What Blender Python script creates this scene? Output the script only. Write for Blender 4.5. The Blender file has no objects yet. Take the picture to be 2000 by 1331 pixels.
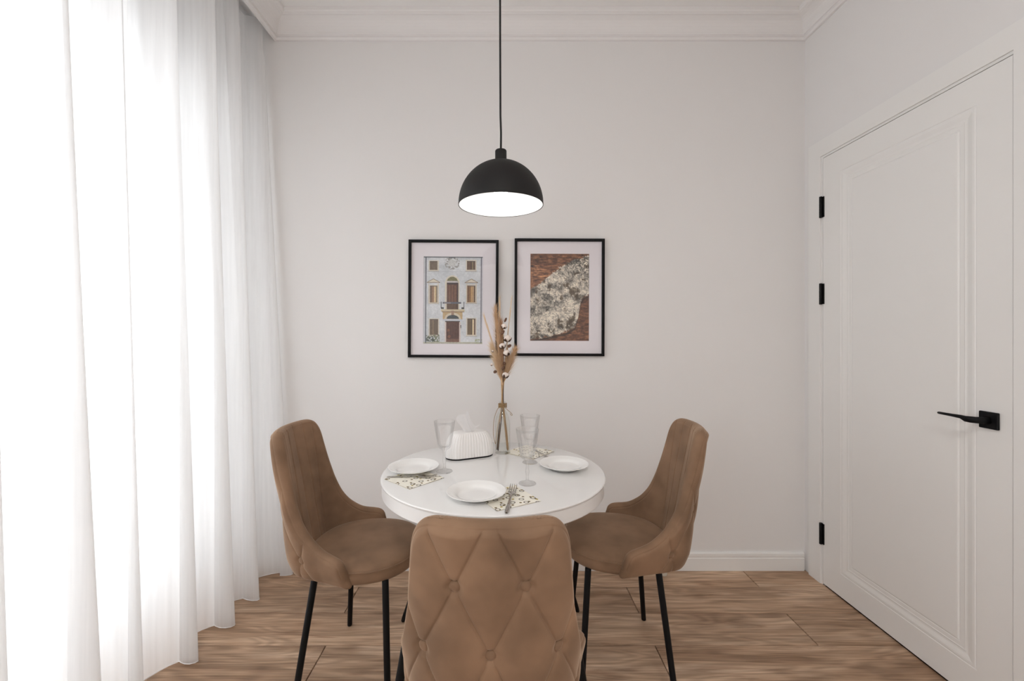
import bpy, bmesh, math, random
import numpy as np
from mathutils import Vector, Matrix, noise
random.seed(7); rng = np.random.default_rng(7)
S = bpy.context.scene
COL = S.collection
PI = math.pi
# ------------------------------------------------------------------ camera, world, light, exposure
EYE = 1.235
cam_d = bpy.data.cameras.new('camera'); cam = bpy.data.objects.new('camera', cam_d); COL.objects.link(cam)
cam_d.sensor_width = 36; cam_d.lens = 15.12; cam_d.clip_start = .02
cam_d.shift_x = .0095; cam_d.shift_y = -.00675
cam.location = (0, 0, EYE); cam.rotation_euler = (PI/2, 0, 0)
S.camera = cam
S.view_settings.view_transform = 'Standard'; S.view_settings.look = 'None'
S.view_settings.gamma = 1; S.view_settings.use_curve_mapping = False
S.view_settings.exposure = 1.08
S.cycles.max_bounces = 14; S.cycles.diffuse_bounces = 8; S.cycles.transmission_bounces = 12
S.cycles.transparent_max_bounces = 24
W = bpy.data.worlds.new('sky'); S.world = W; W.use_nodes = True
W.node_tree.nodes['Background'].inputs[0].default_value = (.94, .97, 1, 1)
W.node_tree.nodes['Background'].inputs[1].default_value = 2.35

# ------------------------------------------------------------------ helpers
def tag(o, label=None, cat=None, group=None, kind=None):
    if label: o['label'] = label
    if cat: o['category'] = cat
    if group: o['group'] = group
    if kind: o['kind'] = kind
    return o
def empty(name, loc=(0, 0, 0), rz=0.0, **k):
    o = bpy.data.objects.new(name, None); COL.objects.link(o); o.empty_display_size = .05
    o.location = loc; o.rotation_euler = (0, 0, rz); return tag(o, **k)
def link(name, me, mat=None, parent=None, loc=None, rot=None, smooth=False):
    if mat is not None and not me.materials: me.materials.append(mat)
    if smooth:
        me.polygons.foreach_set('use_smooth', [True]*len(me.polygons))
    o = bpy.data.objects.new(name, me); COL.objects.link(o)
    if parent: o.parent = parent
    if loc is not None: o.location = loc
    if rot is not None: o.rotation_euler = rot
    return o
def mesh(name, v, f):
    me = bpy.data.meshes.new(name); me.from_pydata([tuple(map(float, p)) for p in v], [], [tuple(map(int, q)) for q in f]); me.update(); return me
def bmesh_mesh(name, bm):
    me = bpy.data.meshes.new(name); bm.normal_update(); bm.to_mesh(me); bm.free(); return me
def add_box(bm, lo, hi):
    r = bmesh.ops.create_cube(bm, size=1)
    for v in r['verts']:
        v.co = Vector([lo[i]+(v.co[i]+.5)*(hi[i]-lo[i]) for i in range(3)])
    return r['verts']
def box(name, lo, hi, mat, parent=None, bevel=0.0, seg=2):
    bm = bmesh.new(); add_box(bm, lo, hi)
    if bevel: bmesh.ops.bevel(bm, geom=bm.edges[:], offset=bevel, segments=seg, affect='EDGES', profile=.5)
    return link(name, bmesh_mesh(name, bm), mat, parent)
def lathe(prof, n=64, mod=None, cap=False):
    v = []; f = []
    for k, (r, z) in enumerate(prof):
        for i in range(n):
            a = 2*PI*i/n; rr = r if mod is None else mod(r, z, a, k)
            v.append((rr*math.cos(a), rr*math.sin(a), z))
    m = len(prof)
    for k in range(m-1):
        for i in range(n):
            j = (i+1) % n; f.append((k*n+i, k*n+j, (k+1)*n+j, (k+1)*n+i))
    return v, f
def weld(me, d=1e-5):
    bm = bmesh.new(); bm.from_mesh(me); bmesh.ops.remove_doubles(bm, verts=bm.verts[:], dist=d)
    bmesh.ops.dissolve_degenerate(bm, edges=bm.edges[:], dist=1e-7)
    bmesh.ops.recalc_face_normals(bm, faces=bm.faces[:]); bm.to_mesh(me); bm.free(); return me
def lathe_mesh(name, prof, n=64, mod=None):
    v, f = lathe(prof, n, mod); return weld(mesh(name, v, f))
def tube_data(pts, rad, n=8, closed=False):
    pts = [Vector(p) for p in pts]; m = len(pts); v = []; f = []
    rads = rad if hasattr(rad, '__len__') else [rad]*m
    up = None
    for k in range(m):
        if closed: t = (pts[(k+1) % m]-pts[k-1]).normalized()
        else: t = (pts[min(k+1, m-1)]-pts[max(k-1, 0)]).normalized()
        if up is None: up = t.orthogonal().normalized()
        a = (up - t*up.dot(t)).normalized(); b = t.cross(a); up = a
        for i in range(n):
            q = 2*PI*i/n; v.append(pts[k]+(a*math.cos(q)+b*math.sin(q))*rads[k])
    for k in range(m if closed else m-1):
        k2 = (k+1) % m
        for i in range(n):
            j = (i+1) % n; f.append((k*n+i, k*n+j, k2*n+j, k2*n+i))
    if not closed: f.append(tuple(range(n))[::-1]); f.append(tuple((m-1)*n+i for i in range(n)))
    return v, f
def tube(name, pts, rad, mat, parent=None, n=8, closed=False):
    return link(name, mesh(name, *tube_data(pts, rad, n, closed)), mat, parent, smooth=True)
class Bag:
    def __init__(s): s.v = []; s.f = []
    def add(s, v, f):
        o = len(s.v); s.v += list(v); s.f += [tuple(i+o for i in q) for q in f]
    def build(s, name, mat, parent=None, smooth=True): return link(name, mesh(name, s.v, s.f), mat, parent, smooth=smooth)
def catmull(pts, n=10):
    pts = [np.array(p, float) for p in pts]; out = []
    P = [2*pts[0]-pts[1]]+pts+[2*pts[-1]-pts[-2]]
    for k in range(1, len(P)-2):
        for i in range(n):
            t = i/n
            out.append(.5*((2*P[k])+(-P[k-1]+P[k+1])*t+(2*P[k-1]-5*P[k]+4*P[k+1]-P[k+2])*t*t+(-P[k-1]+3*P[k]-3*P[k+1]+P[k+2])*t**3))
    out.append(pts[-1]); return out
def sm(x, a=0., b=1.):
    t = np.clip((np.asarray(x, float)-a)/(b-a), 0, 1); return t*t*(3-2*t)

# ------------------------------------------------------------------ materials
def mat(name, col, rough=.5, metal=0, spec=.5, bump=None, vary=None, **ex):
    m = bpy.data.materials.new(name); m.use_nodes = True; nt = m.node_tree; b = nt.nodes['Principled BSDF']
    b.inputs['Base Color'].default_value = (*col, 1); b.inputs['Roughness'].default_value = rough
    b.inputs['Metallic'].default_value = metal; b.inputs['Specular IOR Level'].default_value = spec
    for k, v in ex.items():
        b.inputs[k.replace('_', ' ')].default_value = v
    tc = nt.nodes.new('ShaderNodeTexCoord')
    if vary:
        sc, amt = vary
        nz = nt.nodes.new('ShaderNodeTexNoise'); nz.inputs['Scale'].default_value = sc; nz.inputs['Detail'].default_value = 4
        nt.links.new(tc.outputs['Object'], nz.inputs['Vector'])
        mx = nt.nodes.new('ShaderNodeMix'); mx.data_type = 'RGBA'
        mx.inputs[6].default_value = (*[c*(1-amt) for c in col], 1); mx.inputs[7].default_value = (*[min(1, c*(1+amt)) for c in col], 1)
        nt.links.new(nz.outputs[0], mx.inputs[0]); nt.links.new(mx.outputs[2], b.inputs['Base Color'])
    if bump:
        sc, st, di = bump
        nz = nt.nodes.new('ShaderNodeTexNoise'); nz.inputs['Scale'].default_value = sc; nz.inputs['Detail'].default_value = 3
        nt.links.new(tc.outputs['Object'], nz.inputs['Vector'])
        bp = nt.nodes.new('ShaderNodeBump'); bp.inputs['Strength'].default_value = st; bp.inputs['Distance'].default_value = di
        nt.links.new(nz.outputs[0], bp.inputs['Height']); nt.links.new(bp.outputs[0], b.inputs['Normal'])
    return m
M_wall = mat('painted_wall', (.775, .766, .76), .85, spec=.2, bump=(180, .08, .002))
M_ceil = mat('ceiling_paint', (.83, .822, .815), .9, spec=.2)
M_corn = mat('cornice_paint', (.80, .788, .782), .7, spec=.3)
M_trim = mat('white_lacquer', (.80, .795, .78), .38, spec=.4)
M_dark = mat('dark_subfloor', (.05, .035, .025), .9)  # dark brown slab under the planks, seen in their joints
M_black = mat('black_powder_coat', (.004, .004, .0045), .5, spec=.18)
M_black2 = mat('matt_black_shade', (.008, .0075, .0075), .6, spec=.35)
M_shadein = mat('white_enamel', (.9, .9, .9), .5)
M_frame = mat('black_wood_frame', (.004, .004, .005), .5, spec=.2)
M_mount = mat('passepartout', (.80, .765, .80), .9)
M_table = mat('white_glass_table', (.80, .795, .785), .12, spec=.5)
M_band = mat('white_table_edge', (.77, .76, .75), .3)
M_china = mat('white_china', (.86, .855, .84), .14, spec=.5)
M_steel = mat('polished_steel', (.55, .53, .50), .18, metal=1)
M_tissue = mat('paper_tissue', (.86, .85, .85), .95, spec=.1, bump=(60, .3, .004))
M_box = mat('white_ribbed_plastic', (.84, .825, .81), .4)
M_twine = mat('jute_twine', (.30, .19, .09), .9, vary=(90, .3))
M_stem = mat('dry_stem', (.42, .26, .13), .85, vary=(60, .35))
M_stemd = mat('dark_twig', (.10, .065, .05), .85, vary=(60, .35))
M_plume = mat('pampas_plume', (.62, .43, .27), .9, spec=.1, vary=(30, .25))
M_cotton = mat('cotton', (.76, .67, .61), 1, spec=.05, bump=(160, .6, .004))
M_calyx = mat('dry_calyx', (.13, .065, .04), .8, vary=(80, .4))
M_cream = mat('cream_plastic', (.66, .62, .54), .5)
M_uv = mat('window_profile', (.82, .82, .82), .35)

def velvet(name, col):
    m = mat(name, col, .8, spec=.15, Sheen_Weight=.42, Sheen_Roughness=.35)
    nt = m.node_tree; b = nt.nodes['Principled BSDF']; b.inputs['Sheen Tint'].default_value = (1, .80, .62, 1)
    tc = nt.nodes.new('ShaderNodeTexCoord'); n1 = nt.nodes.new('ShaderNodeTexNoise'); n1.inputs['Scale'].default_value = 7; n1.inputs['Detail'].default_value = 3
    n2 = nt.nodes.new('ShaderNodeTexNoise'); n2.inputs['Scale'].default_value = 900
    nt.links.new(tc.outputs['Object'], n1.inputs['Vector']); nt.links.new(tc.outputs['Object'], n2.inputs['Vector'])
    r = nt.nodes.new('ShaderNodeValToRGB'); r.color_ramp.elements[0].position = .35; r.color_ramp.elements[1].position = .68
    r.color_ramp.elements[0].color = (*[c*.72 for c in col], 1); r.color_ramp.elements[1].color = (*[c*1.16 for c in col], 1)
    nt.links.new(n1.outputs[0], r.inputs[0]); nt.links.new(r.outputs[0], b.inputs['Base Color'])
    bp = nt.nodes.new('ShaderNodeBump'); bp.inputs['Strength'].default_value = .12; bp.inputs['Distance'].default_value = .001
    nt.links.new(n2.outputs[0], bp.inputs['Height']); nt.links.new(bp.outputs[0], b.inputs['Normal'])
    return m
M_velvet = velvet('camel_velvet', (.25, .155, .097))

def glass(name, tint=(1, 1, 1), rough=0, ior=1.45):
    m = mat(name, tint, rough, spec=.5); b = m.node_tree.nodes['Principled BSDF']
    b.inputs['Transmission Weight'].default_value = 1; b.inputs['IOR'].default_value = ior; return m
def thin_glass(name, gl=.08, tint=(1, 1, 1)):
    m = bpy.data.materials.new(name); m.use_nodes = True; nt = m.node_tree; nt.nodes.clear()
    o = nt.nodes.new('ShaderNodeOutputMaterial'); mx = nt.nodes.new('ShaderNodeMixShader'); fr = nt.nodes.new('ShaderNodeFresnel'); fr.inputs[0].default_value = 1.45
    tr = nt.nodes.new('ShaderNodeBsdfTransparent'); tr.inputs[0].default_value = (*tint, 1); g = nt.nodes.new('ShaderNodeBsdfGlossy'); g.inputs['Roughness'].default_value = .01
    ge = nt.nodes.new('ShaderNodeNewGeometry'); io = nt.nodes.new('ShaderNodeMapRange'); io.inputs[3].default_value = 1.45; io.inputs[4].default_value = 1/1.45   # same loss at both faces of the sheet
    nt.links.new(ge.outputs['Backfacing'], io.inputs[0]); nt.links.new(io.outputs[0], fr.inputs[0])
    nt.links.new(fr.outputs[0], mx.inputs[0]); nt.links.new(tr.outputs[0], mx.inputs[1]); nt.links.new(g.outputs[0], mx.inputs[2]); nt.links.new(mx.outputs[0], o.inputs[0])
    return m
def table_glass():
    m = thin_glass('clear_glass'); nt = m.node_tree; o = [n for n in nt.nodes if n.type == 'OUTPUT_MATERIAL'][0]; src = o.inputs[0].links[0].from_socket
    g = nt.nodes.new('ShaderNodeBsdfGlass'); g.inputs['IOR'].default_value = 1.45; x = nt.nodes.new('ShaderNodeMixShader'); x.inputs[0].default_value = .13
    nt.links.new(src, x.inputs[1]); nt.links.new(g.outputs[0], x.inputs[2]); nt.links.new(x.outputs[0], o.inputs[0]); return m
M_glass = table_glass()
M_pane = thin_glass('window_pane'); M_picglass = thin_glass('picture_glass'); M_bottle = thin_glass('bottle_glass', tint=(.975, .98, .97))

def sheer():
    m = bpy.data.materials.new('sheer_voile'); m.use_nodes = True; nt = m.node_tree; nt.nodes.clear()
    o = nt.nodes.new('ShaderNodeOutputMaterial'); tr = nt.nodes.new('ShaderNodeBsdfTransparent'); tl = nt.nodes.new('ShaderNodeBsdfTranslucent'); df = nt.nodes.new('ShaderNodeBsdfDiffuse')
    tr.inputs[0].default_value = (1, 1, 1, 1)
    tl.inputs[0].default_value = (.88, .88, .88, 1); df.inputs[0].default_value = (.95, .95, .95, 1)
    a = nt.nodes.new('ShaderNodeMixShader'); a.inputs[0].default_value = .4; b = nt.nodes.new('ShaderNodeMixShader')
    tc = nt.nodes.new('ShaderNodeTexCoord'); mp = nt.nodes.new('ShaderNodeMapping'); mp.inputs['Scale'].default_value = (60, 60, 2.5)
    nz = nt.nodes.new('ShaderNodeTexNoise'); nz.inputs['Scale'].default_value = 1; nz.inputs['Detail'].default_value = 4
    mr = nt.nodes.new('ShaderNodeMapRange'); mr.inputs[1].default_value = .3; mr.inputs[2].default_value = .7; mr.inputs[3].default_value = .84; mr.inputs[4].default_value = .93
    nt.links.new(tc.outputs['Object'], mp.inputs[0]); nt.links.new(mp.outputs[0], nz.inputs['Vector']); nt.links.new(nz.outputs[0], mr.inputs[0]); nt.links.new(mr.outputs[0], b.inputs[0])
    nt.links.new(tl.outputs[0], a.inputs[1]); nt.links.new(df.outputs[0], a.inputs[2])
    nt.links.new(tr.outputs[0], b.inputs[1]); nt.links.new(a.outputs[0], b.inputs[2]); nt.links.new(b.outputs[0], o.inputs[0])
    return m
M_sheer = sheer()

def wood():
    m = bpy.data.materials.new('oak_laminate'); m.use_nodes = True; nt = m.node_tree; b = nt.nodes['Principled BSDF']; L = nt.links.new
    b.inputs['Roughness'].default_value = .5; b.inputs['Specular IOR Level'].default_value = .35
    N = nt.nodes.new
    tc = N('ShaderNodeTexCoord'); oi = N('ShaderNodeObjectInfo'); ml = N('ShaderNodeMath'); ml.operation = 'MULTIPLY'; ml.inputs[1].default_value = 37.3
    cb = N('ShaderNodeCombineXYZ'); L(oi.outputs['Random'], ml.inputs[0]); L(ml.outputs[0], cb.inputs[0]); L(ml.outputs[0], cb.inputs[1]); L(ml.outputs[0], cb.inputs[2])
    ad = N('ShaderNodeVectorMath'); ad.operation = 'ADD'; L(tc.outputs['Object'], ad.inputs[0]); L(cb.outputs[0], ad.inputs[1])
    def nz(sx, sy, det, dist=0):
        mp = N('ShaderNodeMapping'); mp.inputs['Scale'].default_value = (sx, sy, 1); L(ad.outputs[0], mp.inputs[0])
        n = N('ShaderNodeTexNoise'); n.inputs['Scale'].default_value = 1; n.inputs['Detail'].default_value = det; n.inputs['Distortion'].default_value = dist; L(mp.outputs[0], n.inputs['Vector']); return n
    big = nz(1.6, 9, 3, .8); fine = nz(5, 150, 5, .3); mid = nz(2.2, 22, 4, 1.6)
    # cathedral figure: rings from a stretched, warped field
    mp = N('ShaderNodeMapping'); mp.inputs['Scale'].default_value = (1.3, 8.5, 1); L(ad.outputs[0], mp.inputs[0])
    wv = N('ShaderNodeTexNoise'); wv.inputs['Scale'].default_value = 1.0; wv.inputs['Detail'].default_value = 1.5; wv.inputs['Distortion'].default_value = .5; L(mp.outputs[0], wv.inputs['Vector'])
    wm = N('ShaderNodeMath'); wm.operation = 'MULTIPLY'; wm.inputs[1].default_value = 75; L(wv.outputs[0], wm.inputs[0])
    ws = N('ShaderNodeMath'); ws.operation = 'SINE'; L(wm.outputs[0], ws.inputs[0])
    def ramp(src, stops):
        r = N('ShaderNodeValToRGB'); e = r.color_ramp.elements; e[0].position, e[0].color = stops[0][0], (*stops[0][1], 1); e[1].position, e[1].color = stops[-1][0], (*stops[-1][1], 1)
        for p, c in stops[1:-1]:
            q = e.new(p); q.color = (*c, 1)
        L(src, r.inputs[0]); return r
    base = ramp(big.outputs[0], [(.30, (.33, .207, .128)), (.5, (.48, .325, .215)), (.70, (.61, .44, .31))])
    def mix(kind, fac, a, bb):
        x = N('ShaderNodeMix'); x.data_type = 'RGBA'; x.blend_type = kind; x.inputs[0].default_value = fac; L(a, x.inputs[6]); L(bb, x.inputs[7]); return x.outputs[2]
    f1 = ramp(fine.outputs[0], [(.32, (.70, .66, .62)), (.6, (1.08, 1.08, 1.08))])
    f2 = ramp(mid.outputs[0], [(.30, (.58, .50, .46)), (.46, (1, 1, 1)), (.75, (1.12, 1.1, 1.1))])
    mrr = N('ShaderNodeMapRange'); mrr.inputs[1].default_value = -1; mrr.inputs[2].default_value = 1; mrr.inputs[3].default_value = .78; mrr.inputs[4].default_value = 1.08; L(ws.outputs[0], mrr.inputs[0])
    c = mix('MULTIPLY', 1, base.outputs[0], f1.outputs[0]); c = mix('MULTIPLY', .7, c, f2.outputs[0])
    c = mix('MULTIPLY', .8, c, mrr.outputs[0])
    pr = N('ShaderNodeMapRange'); pr.inputs[3].default_value = .88; pr.inputs[4].default_value = 1.10; L(oi.outputs['Random'], pr.inputs[0])
    c = mix('MULTIPLY', 1, c, pr.outputs[0])
    mk = N('ShaderNodeMapping'); mk.inputs['Scale'].default_value = (2.3, 6.5, 1); L(ad.outputs[0], mk.inputs[0])
    vk = N('ShaderNodeTexVoronoi'); vk.voronoi_dimensions = '2D'; vk.inputs['Scale'].default_value = 1; L(mk.outputs[0], vk.inputs['Vector'])
    kn = ramp(vk.outputs['Distance'], [(.03, (.42, .36, .32)), (.09, (.82, .78, .75)), (.17, (1, 1, 1))])
    c = mix('MULTIPLY', .5, c, kn.outputs[0]); L(c, b.inputs['Base Color'])
    bp = N('ShaderNodeBump'); bp.inputs['Strength'].default_value = .15; bp.inputs['Distance'].default_value = .001; L(fine.outputs[0], bp.inputs['Height']); L(bp.outputs[0], b.inputs['Normal'])
    return m
M_wood = wood()

def attr_mat(name, rough=.6):
    m = bpy.data.materials.new(name); m.use_nodes = True; nt = m.node_tree; a = nt.nodes.new('ShaderNodeVertexColor'); a.layer_name = 'print'
    b = nt.nodes['Principled BSDF']; b.inputs['Roughness'].default_value = rough; nt.links.new(a.outputs[0], b.inputs['Base Color']); return m
M_print = attr_mat('printed_paper')
def lin(c):
    c = np.asarray(c, float)/255; return np.where(c <= .04045, c/12.92, ((c+.055)/1.055)**2.4)

# ------------------------------------------------------------------ the room
XR, XL, YB, YF, ZC = 1.583, -1.55, 2.25, -2.6, 2.875
# back wall, ceiling
tag(box('wall_back', (XL-.15, YB, -.05), (XR+.25, YB+.12, ZC+.1), M_wall), kind='structure')
tag(box('wall_front', (XL-.15, YF-.12, -.05), (XR+.25, YF, ZC+.1), M_wall), kind='structure')
tag(box('ceiling', (XL-.15, YF-.1, ZC), (XR+.25, YB+.1, ZC+.1), M_ceil), kind='structure')
# right wall with the door opening
DY0, DY1, DZ1 = 1.322, 2.126, 2.109
bm = bmesh.new()
add_box(bm, (XR, YF, -.05), (XR+.06, DY0, ZC)); add_box(bm, (XR, DY1, -.05), (XR+.06, YB, ZC))
add_box(bm, (XR, DY0, DZ1), (XR+.06, DY1, ZC)); add_box(bm, (XR+.10, YF, -.05), (XR+.16, YB, ZC)); add_box(bm, (XR+.06, DY1+.02, -.05), (XR+.10, YB, ZC))  # hidden slab behind the leaf, added to keep sky light out of the gaps
tag(link('wall_right', bmesh_mesh('wall_right', bm), M_wall), kind='structure')
# left wall with glazed openings, partly added to let in more daylight
WIN = [(-2.3, -.75, .9, 2.45), (.30, 2.02, .12, 2.40)]
bm = bmesh.new(); ys = YF
for (a, b_, z0, z1) in WIN:
    add_box(bm, (XL-.15, ys, -.05), (XL, a, ZC)); add_box(bm, (XL-.15, a, -.05), (XL, b_, z0)); add_box(bm, (XL-.15, a, z1), (XL, b_, ZC)); ys = b_
add_box(bm, (XL-.15, ys, -.05), (XL, YB, ZC))
tag(link('wall_left', bmesh_mesh('wall_left', bm), M_wall), kind='structure')
def window(name, a, b_, z0, z1, verts, bars):
    w = empty(name, (XL-.06, a, z0)); tag(w, kind='structure'); o = Vector((XL-.06, a, z0))
    bm = bmesh.new(); d = .03
    def bx(y0, y1, q0, q1, dd=d): add_box(bm, (-dd, y0-a, q0-z0), (dd, y1-a, q1-z0))
    bx(a, a+.055, z0, z1); bx(b_-.045, b_, z0, z1); bx(a+.055, b_-.045, z0, z0+.09); bx(a+.055, b_-.045, z1-.075, z1)
    link('window_frame', bmesh_mesh('window_frame', bm), M_uv, w)
    cols = [a+.055]+[x for v in verts for x in v]+[b_-.045]
    for (y0, y1) in verts: box('mullion', (-d, y0-a, .09), (d, y1-a, z1-z0-.075), M_uv, w)
    rows = [z0+.09]+[x for v in bars for x in v]+[z1-.075]
    for k in range(0, len(cols), 2):
        for (q0, q1) in bars: box('crossbar', (-d+.001, cols[k]-a, q0-z0), (d-.001, cols[k+1]-a, q1-z0), M_uv, w)
        for r in range(0, len(rows), 2):
            box('pane', (-.004, cols[k]-a, rows[r]-z0), (.004, cols[k+1]-a, rows[r+1]-z0), M_pane, w)
window('window_1', *WIN[1], [(.80, .87), (1.385, 1.465), (1.665, 1.755)], [(.875, .95), (1.84, 1.95)])  # bay beyond the last mullion is added to brighten the far curtain folds
window('fill_window', *WIN[0], [(-1.56, -1.49)], [(1.80, 1.90)])  # unseen window added behind the viewer, uncurtained, to raise the room light
for (a, b_, z0, z1) in WIN:                     # sky portals in the openings (guide the daylight, give none of their own)
    ld = bpy.data.lights.new('sky_portal', 'AREA'); ld.shape = 'RECTANGLE'; ld.size = z1-z0; ld.size_y = b_-a; ld.cycles.is_portal = True
    lo = bpy.data.objects.new('sky_portal', ld); COL.objects.link(lo); lo.location = (XL-.13, (a+b_)/2, (z0+z1)/2); lo.rotation_euler = (0, -PI/2, 0)
# pelmet board in front of the curtain niche
tag(box('trim_1', (-1.21, YF, 2.79), (-1.19, YB, ZC), M_corn), kind='structure')
# cornice
def corn_prof(zb):
    p = [(0, 0), (.012, 0), (.016, .004), (.019, .009), (.016, .014), (.016, .018), (.024, .020)]
    for k in range(1, 9):
        a = PI/2*k/8; p.append((.024+.058*(1-math.cos(a)), .020+.064*math.sin(a)))
    p += [(.084, .086), (.092, .088), (.096, .094), (.096, ZC-zb), (0, ZC-zb)]
    return p
def cornice(name, zb, frame, L0, L1, m0, m1):
    v = []; f = []; p = corn_prof(zb); n = len(p)
    for (L, m) in ((L0, m0), (L1, m1)):
        for (q, z) in p: v.append(frame(L+m*q, q, zb+z))
    for i in range(n): j = (i+1) % n; f.append((i, j, n+j, n+i))
    f.append(tuple(range(n))[::-1]); f.append(tuple(range(n, 2*n)))
    tag(link(name, weld(mesh(name, v, f)), M_corn), kind='structure')
ZK = 2.765
cornice('trim_2', ZK, lambda L, q, z: (L, YB-q, z), -1.19, XR, 1, -1)
cornice('trim_3', ZK, lambda L, q, z: (XR-q, L, z), YF, YB, 0, -1)
cornice('trim_4', ZK, lambda L, q, z: (-1.19+q, L, z), YF, YB, 0, -1)
# skirting on the back wall
def skirt(name, a, b_, frame):
    p = [(0, 0), (.014, 0), (.014, .064), (.011, .067), (.011, .071), (.013, .074), (.012, .088), (.008, .094), (0, .094)]
    v = [frame(L, q, z) for L in (a, b_) for (q, z) in p]; n = len(p)
    f = [(i, (i+1) % n, n+(i+1) % n, n+i) for i in range(n)]+[tuple(range(n))[::-1], tuple(range(n, 2*n))]
    tag(link(name, weld(mesh(name, v, f)), M_trim), kind='structure')
skirt('baseboard_back', -1.54, XR-.012, lambda L, q, z: (L, YB-q, z))
skirt('baseboard_right', YF, DY0-.085, lambda L, q, z: (XR-q, L, z))
# floor of planks
floor = tag(box('floor', (XL-.1, YF-.05, -.06), (XR+.12, YB+.05, -.012), M_dark), kind='structure')
rows = [(2.096, YB)]; y = 2.096
while y > YF: rows.append((max(y-.1965, YF), y)); y -= .1965
cache = {}
for r, (y0, y1) in enumerate(rows):
    off = 1.252 if r % 2 == 0 else .604
    xs = [XL]+sorted(x for x in [off+1.302*k for k in range(-4, 4)] if XL+.02 < x < XR-.02)+[XR]
    for x0, x1 in zip(xs[:-1], xs[1:]):
        key = (round(x1-x0, 3), round(y1-y0, 3))
        if key not in cache:
            g = .0015; hx, hy = (x1-x0)/2-g, (y1-y0)/2-g; c = .0016
            v = [(-hx, -hy, -.012), (hx, -hy, -.012), (hx, hy, -.012), (-hx, hy, -.012), (-hx, -hy, -c), (hx, -hy, -c), (hx, hy, -c), (-hx, hy, -c),
                 (-hx+c, -hy+c, 0), (hx-c, -hy+c, 0), (hx-c, hy-c, 0), (-hx+c, hy-c, 0)]
            f = [(3, 2, 1, 0)]+[(i, (i+1) % 4, (i+1) % 4+4, i+4) for i in range(4)]+[(i+4, (i+1) % 4+4, (i+1) % 4+8, i+8) for i in range(4)]+[(8, 9, 10, 11)]
            cache[key] = mesh('plank', v, f); cache[key].materials.append(M_wood)
        link('plank', cache[key], None, floor, ((x0+x1)/2, (y0+y1)/2, 0))
# ------------------------------------------------------------------ door in the right wall
door = empty('door_1', (XR, DY0, 0)); tag(door, kind='structure')
def D(lo, hi): return (lo[0]-XR, lo[1]-DY0, lo[2]), (hi[0]-XR, hi[1]-DY0, hi[2])
bm = bmesh.new(); cx0, cx1 = XR-.012, XR; cw = .080
for lo, hi in (((cx0, DY1, 0), (cx1, DY1+cw, DZ1+cw)), ((cx0, DY0-cw, 0), (cx1, DY0, DZ1+cw)), ((cx0, DY0, DZ1), (cx1, DY1, DZ1+cw))): add_box(bm, *D(lo, hi))
# rebate lip behind the leaf edge
for lo, hi in (((XR-.006, DY1-.010, 0), (XR+.05, DY1-.0002, DZ1)), ((XR+.03, DY0+.0002, 0), (XR+.06, DY0+.012, DZ1)), ((XR-.006, DY0, DZ1-.010), (XR+.05, DY1-.01, DZ1-.0002))): add_box(bm, *D(lo, hi))
link('door_casing', bmesh_mesh('door_casing', bm), M_trim, door)
# leaf: nested rectangles give the moulded panel
LX = XR-.008; ly0, ly1, lz0, lz1 = DY0+.0045, DY1-.0135, .008, DZ1-.0135
def ring(y0, y1, z0, z1, x): return [(x, y0, z0), (x, y1, z0), (x, y1, z1), (x, y0, z1)]
R = [ring(ly0, ly1, lz0, lz1, LX+.04), ring(ly0, ly1, lz0, lz1, LX+.001), ring(ly0+.001, ly1-.001, lz0+.001, lz1-.001, LX)]
py0, py1, pz0, pz1 = 1.428, 2.003, .115, 1.995
for (o, dx) in ((0, 0), (.002, .0030), (.004, .0034), (.006, 0.0004), (.014, .0008), (.022, .0040), (.030, .0075), (.036, .0080), (.039, .0062), (.043, .0085), (.056, .0085), (.059, .0108), (.063, .0060), (.067, .0052)):
    R.append(ring(py0+o, py1-o, pz0+o, pz1-o, LX+dx*.6))
v = [p for r_ in R for p in r_]; f = []
for k in range(len(R)-1):
    for i in range(4): j = (i+1) % 4; f.append((4*k+i, 4*k+j, 4*k+4+j, 4*k+4+i))
f.append((0, 3, 2, 1)); f.append(tuple(4*(len(R)-1)+i for i in range(4)))
v = [(p[0]-XR, p[1]-DY0, p[2]) for p in v]
link('door_leaf', weld(mesh('door_leaf', v, f), 1e-6), M_trim, door)
for zc in (1.857, 1.430, .251):
    h = empty('hinge', (-.016, DY1-DY0-.0095, zc)); h.parent = door
    hv, hf = lathe([(0, -.052), (.0058, -.052), (.0066, -.050), (.0066, -.018), (.006, -.0175), (.006, -.0165), (.0066, -.016), (.0066, .016), (.006, .0165), (.006, .0175), (.0066, .018), (.0066, .050), (.0058, .052), (0, .052)], 16)
    link('knuckle', weld(mesh('knuckle', hv, hf)), M_black, h)
    box('hinge_plate', (.004, -.014, -.05), (.0115, .014, .05), M_black, h)
hz, hy = .955, 1.3875
hd = empty('door_handle', (LX-XR, hy-DY0, hz)); hd.parent = door
box('rosette', (-.009, -.0275, -.0275), (0, .0275, .0275), M_black, hd, .003, 3)
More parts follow.
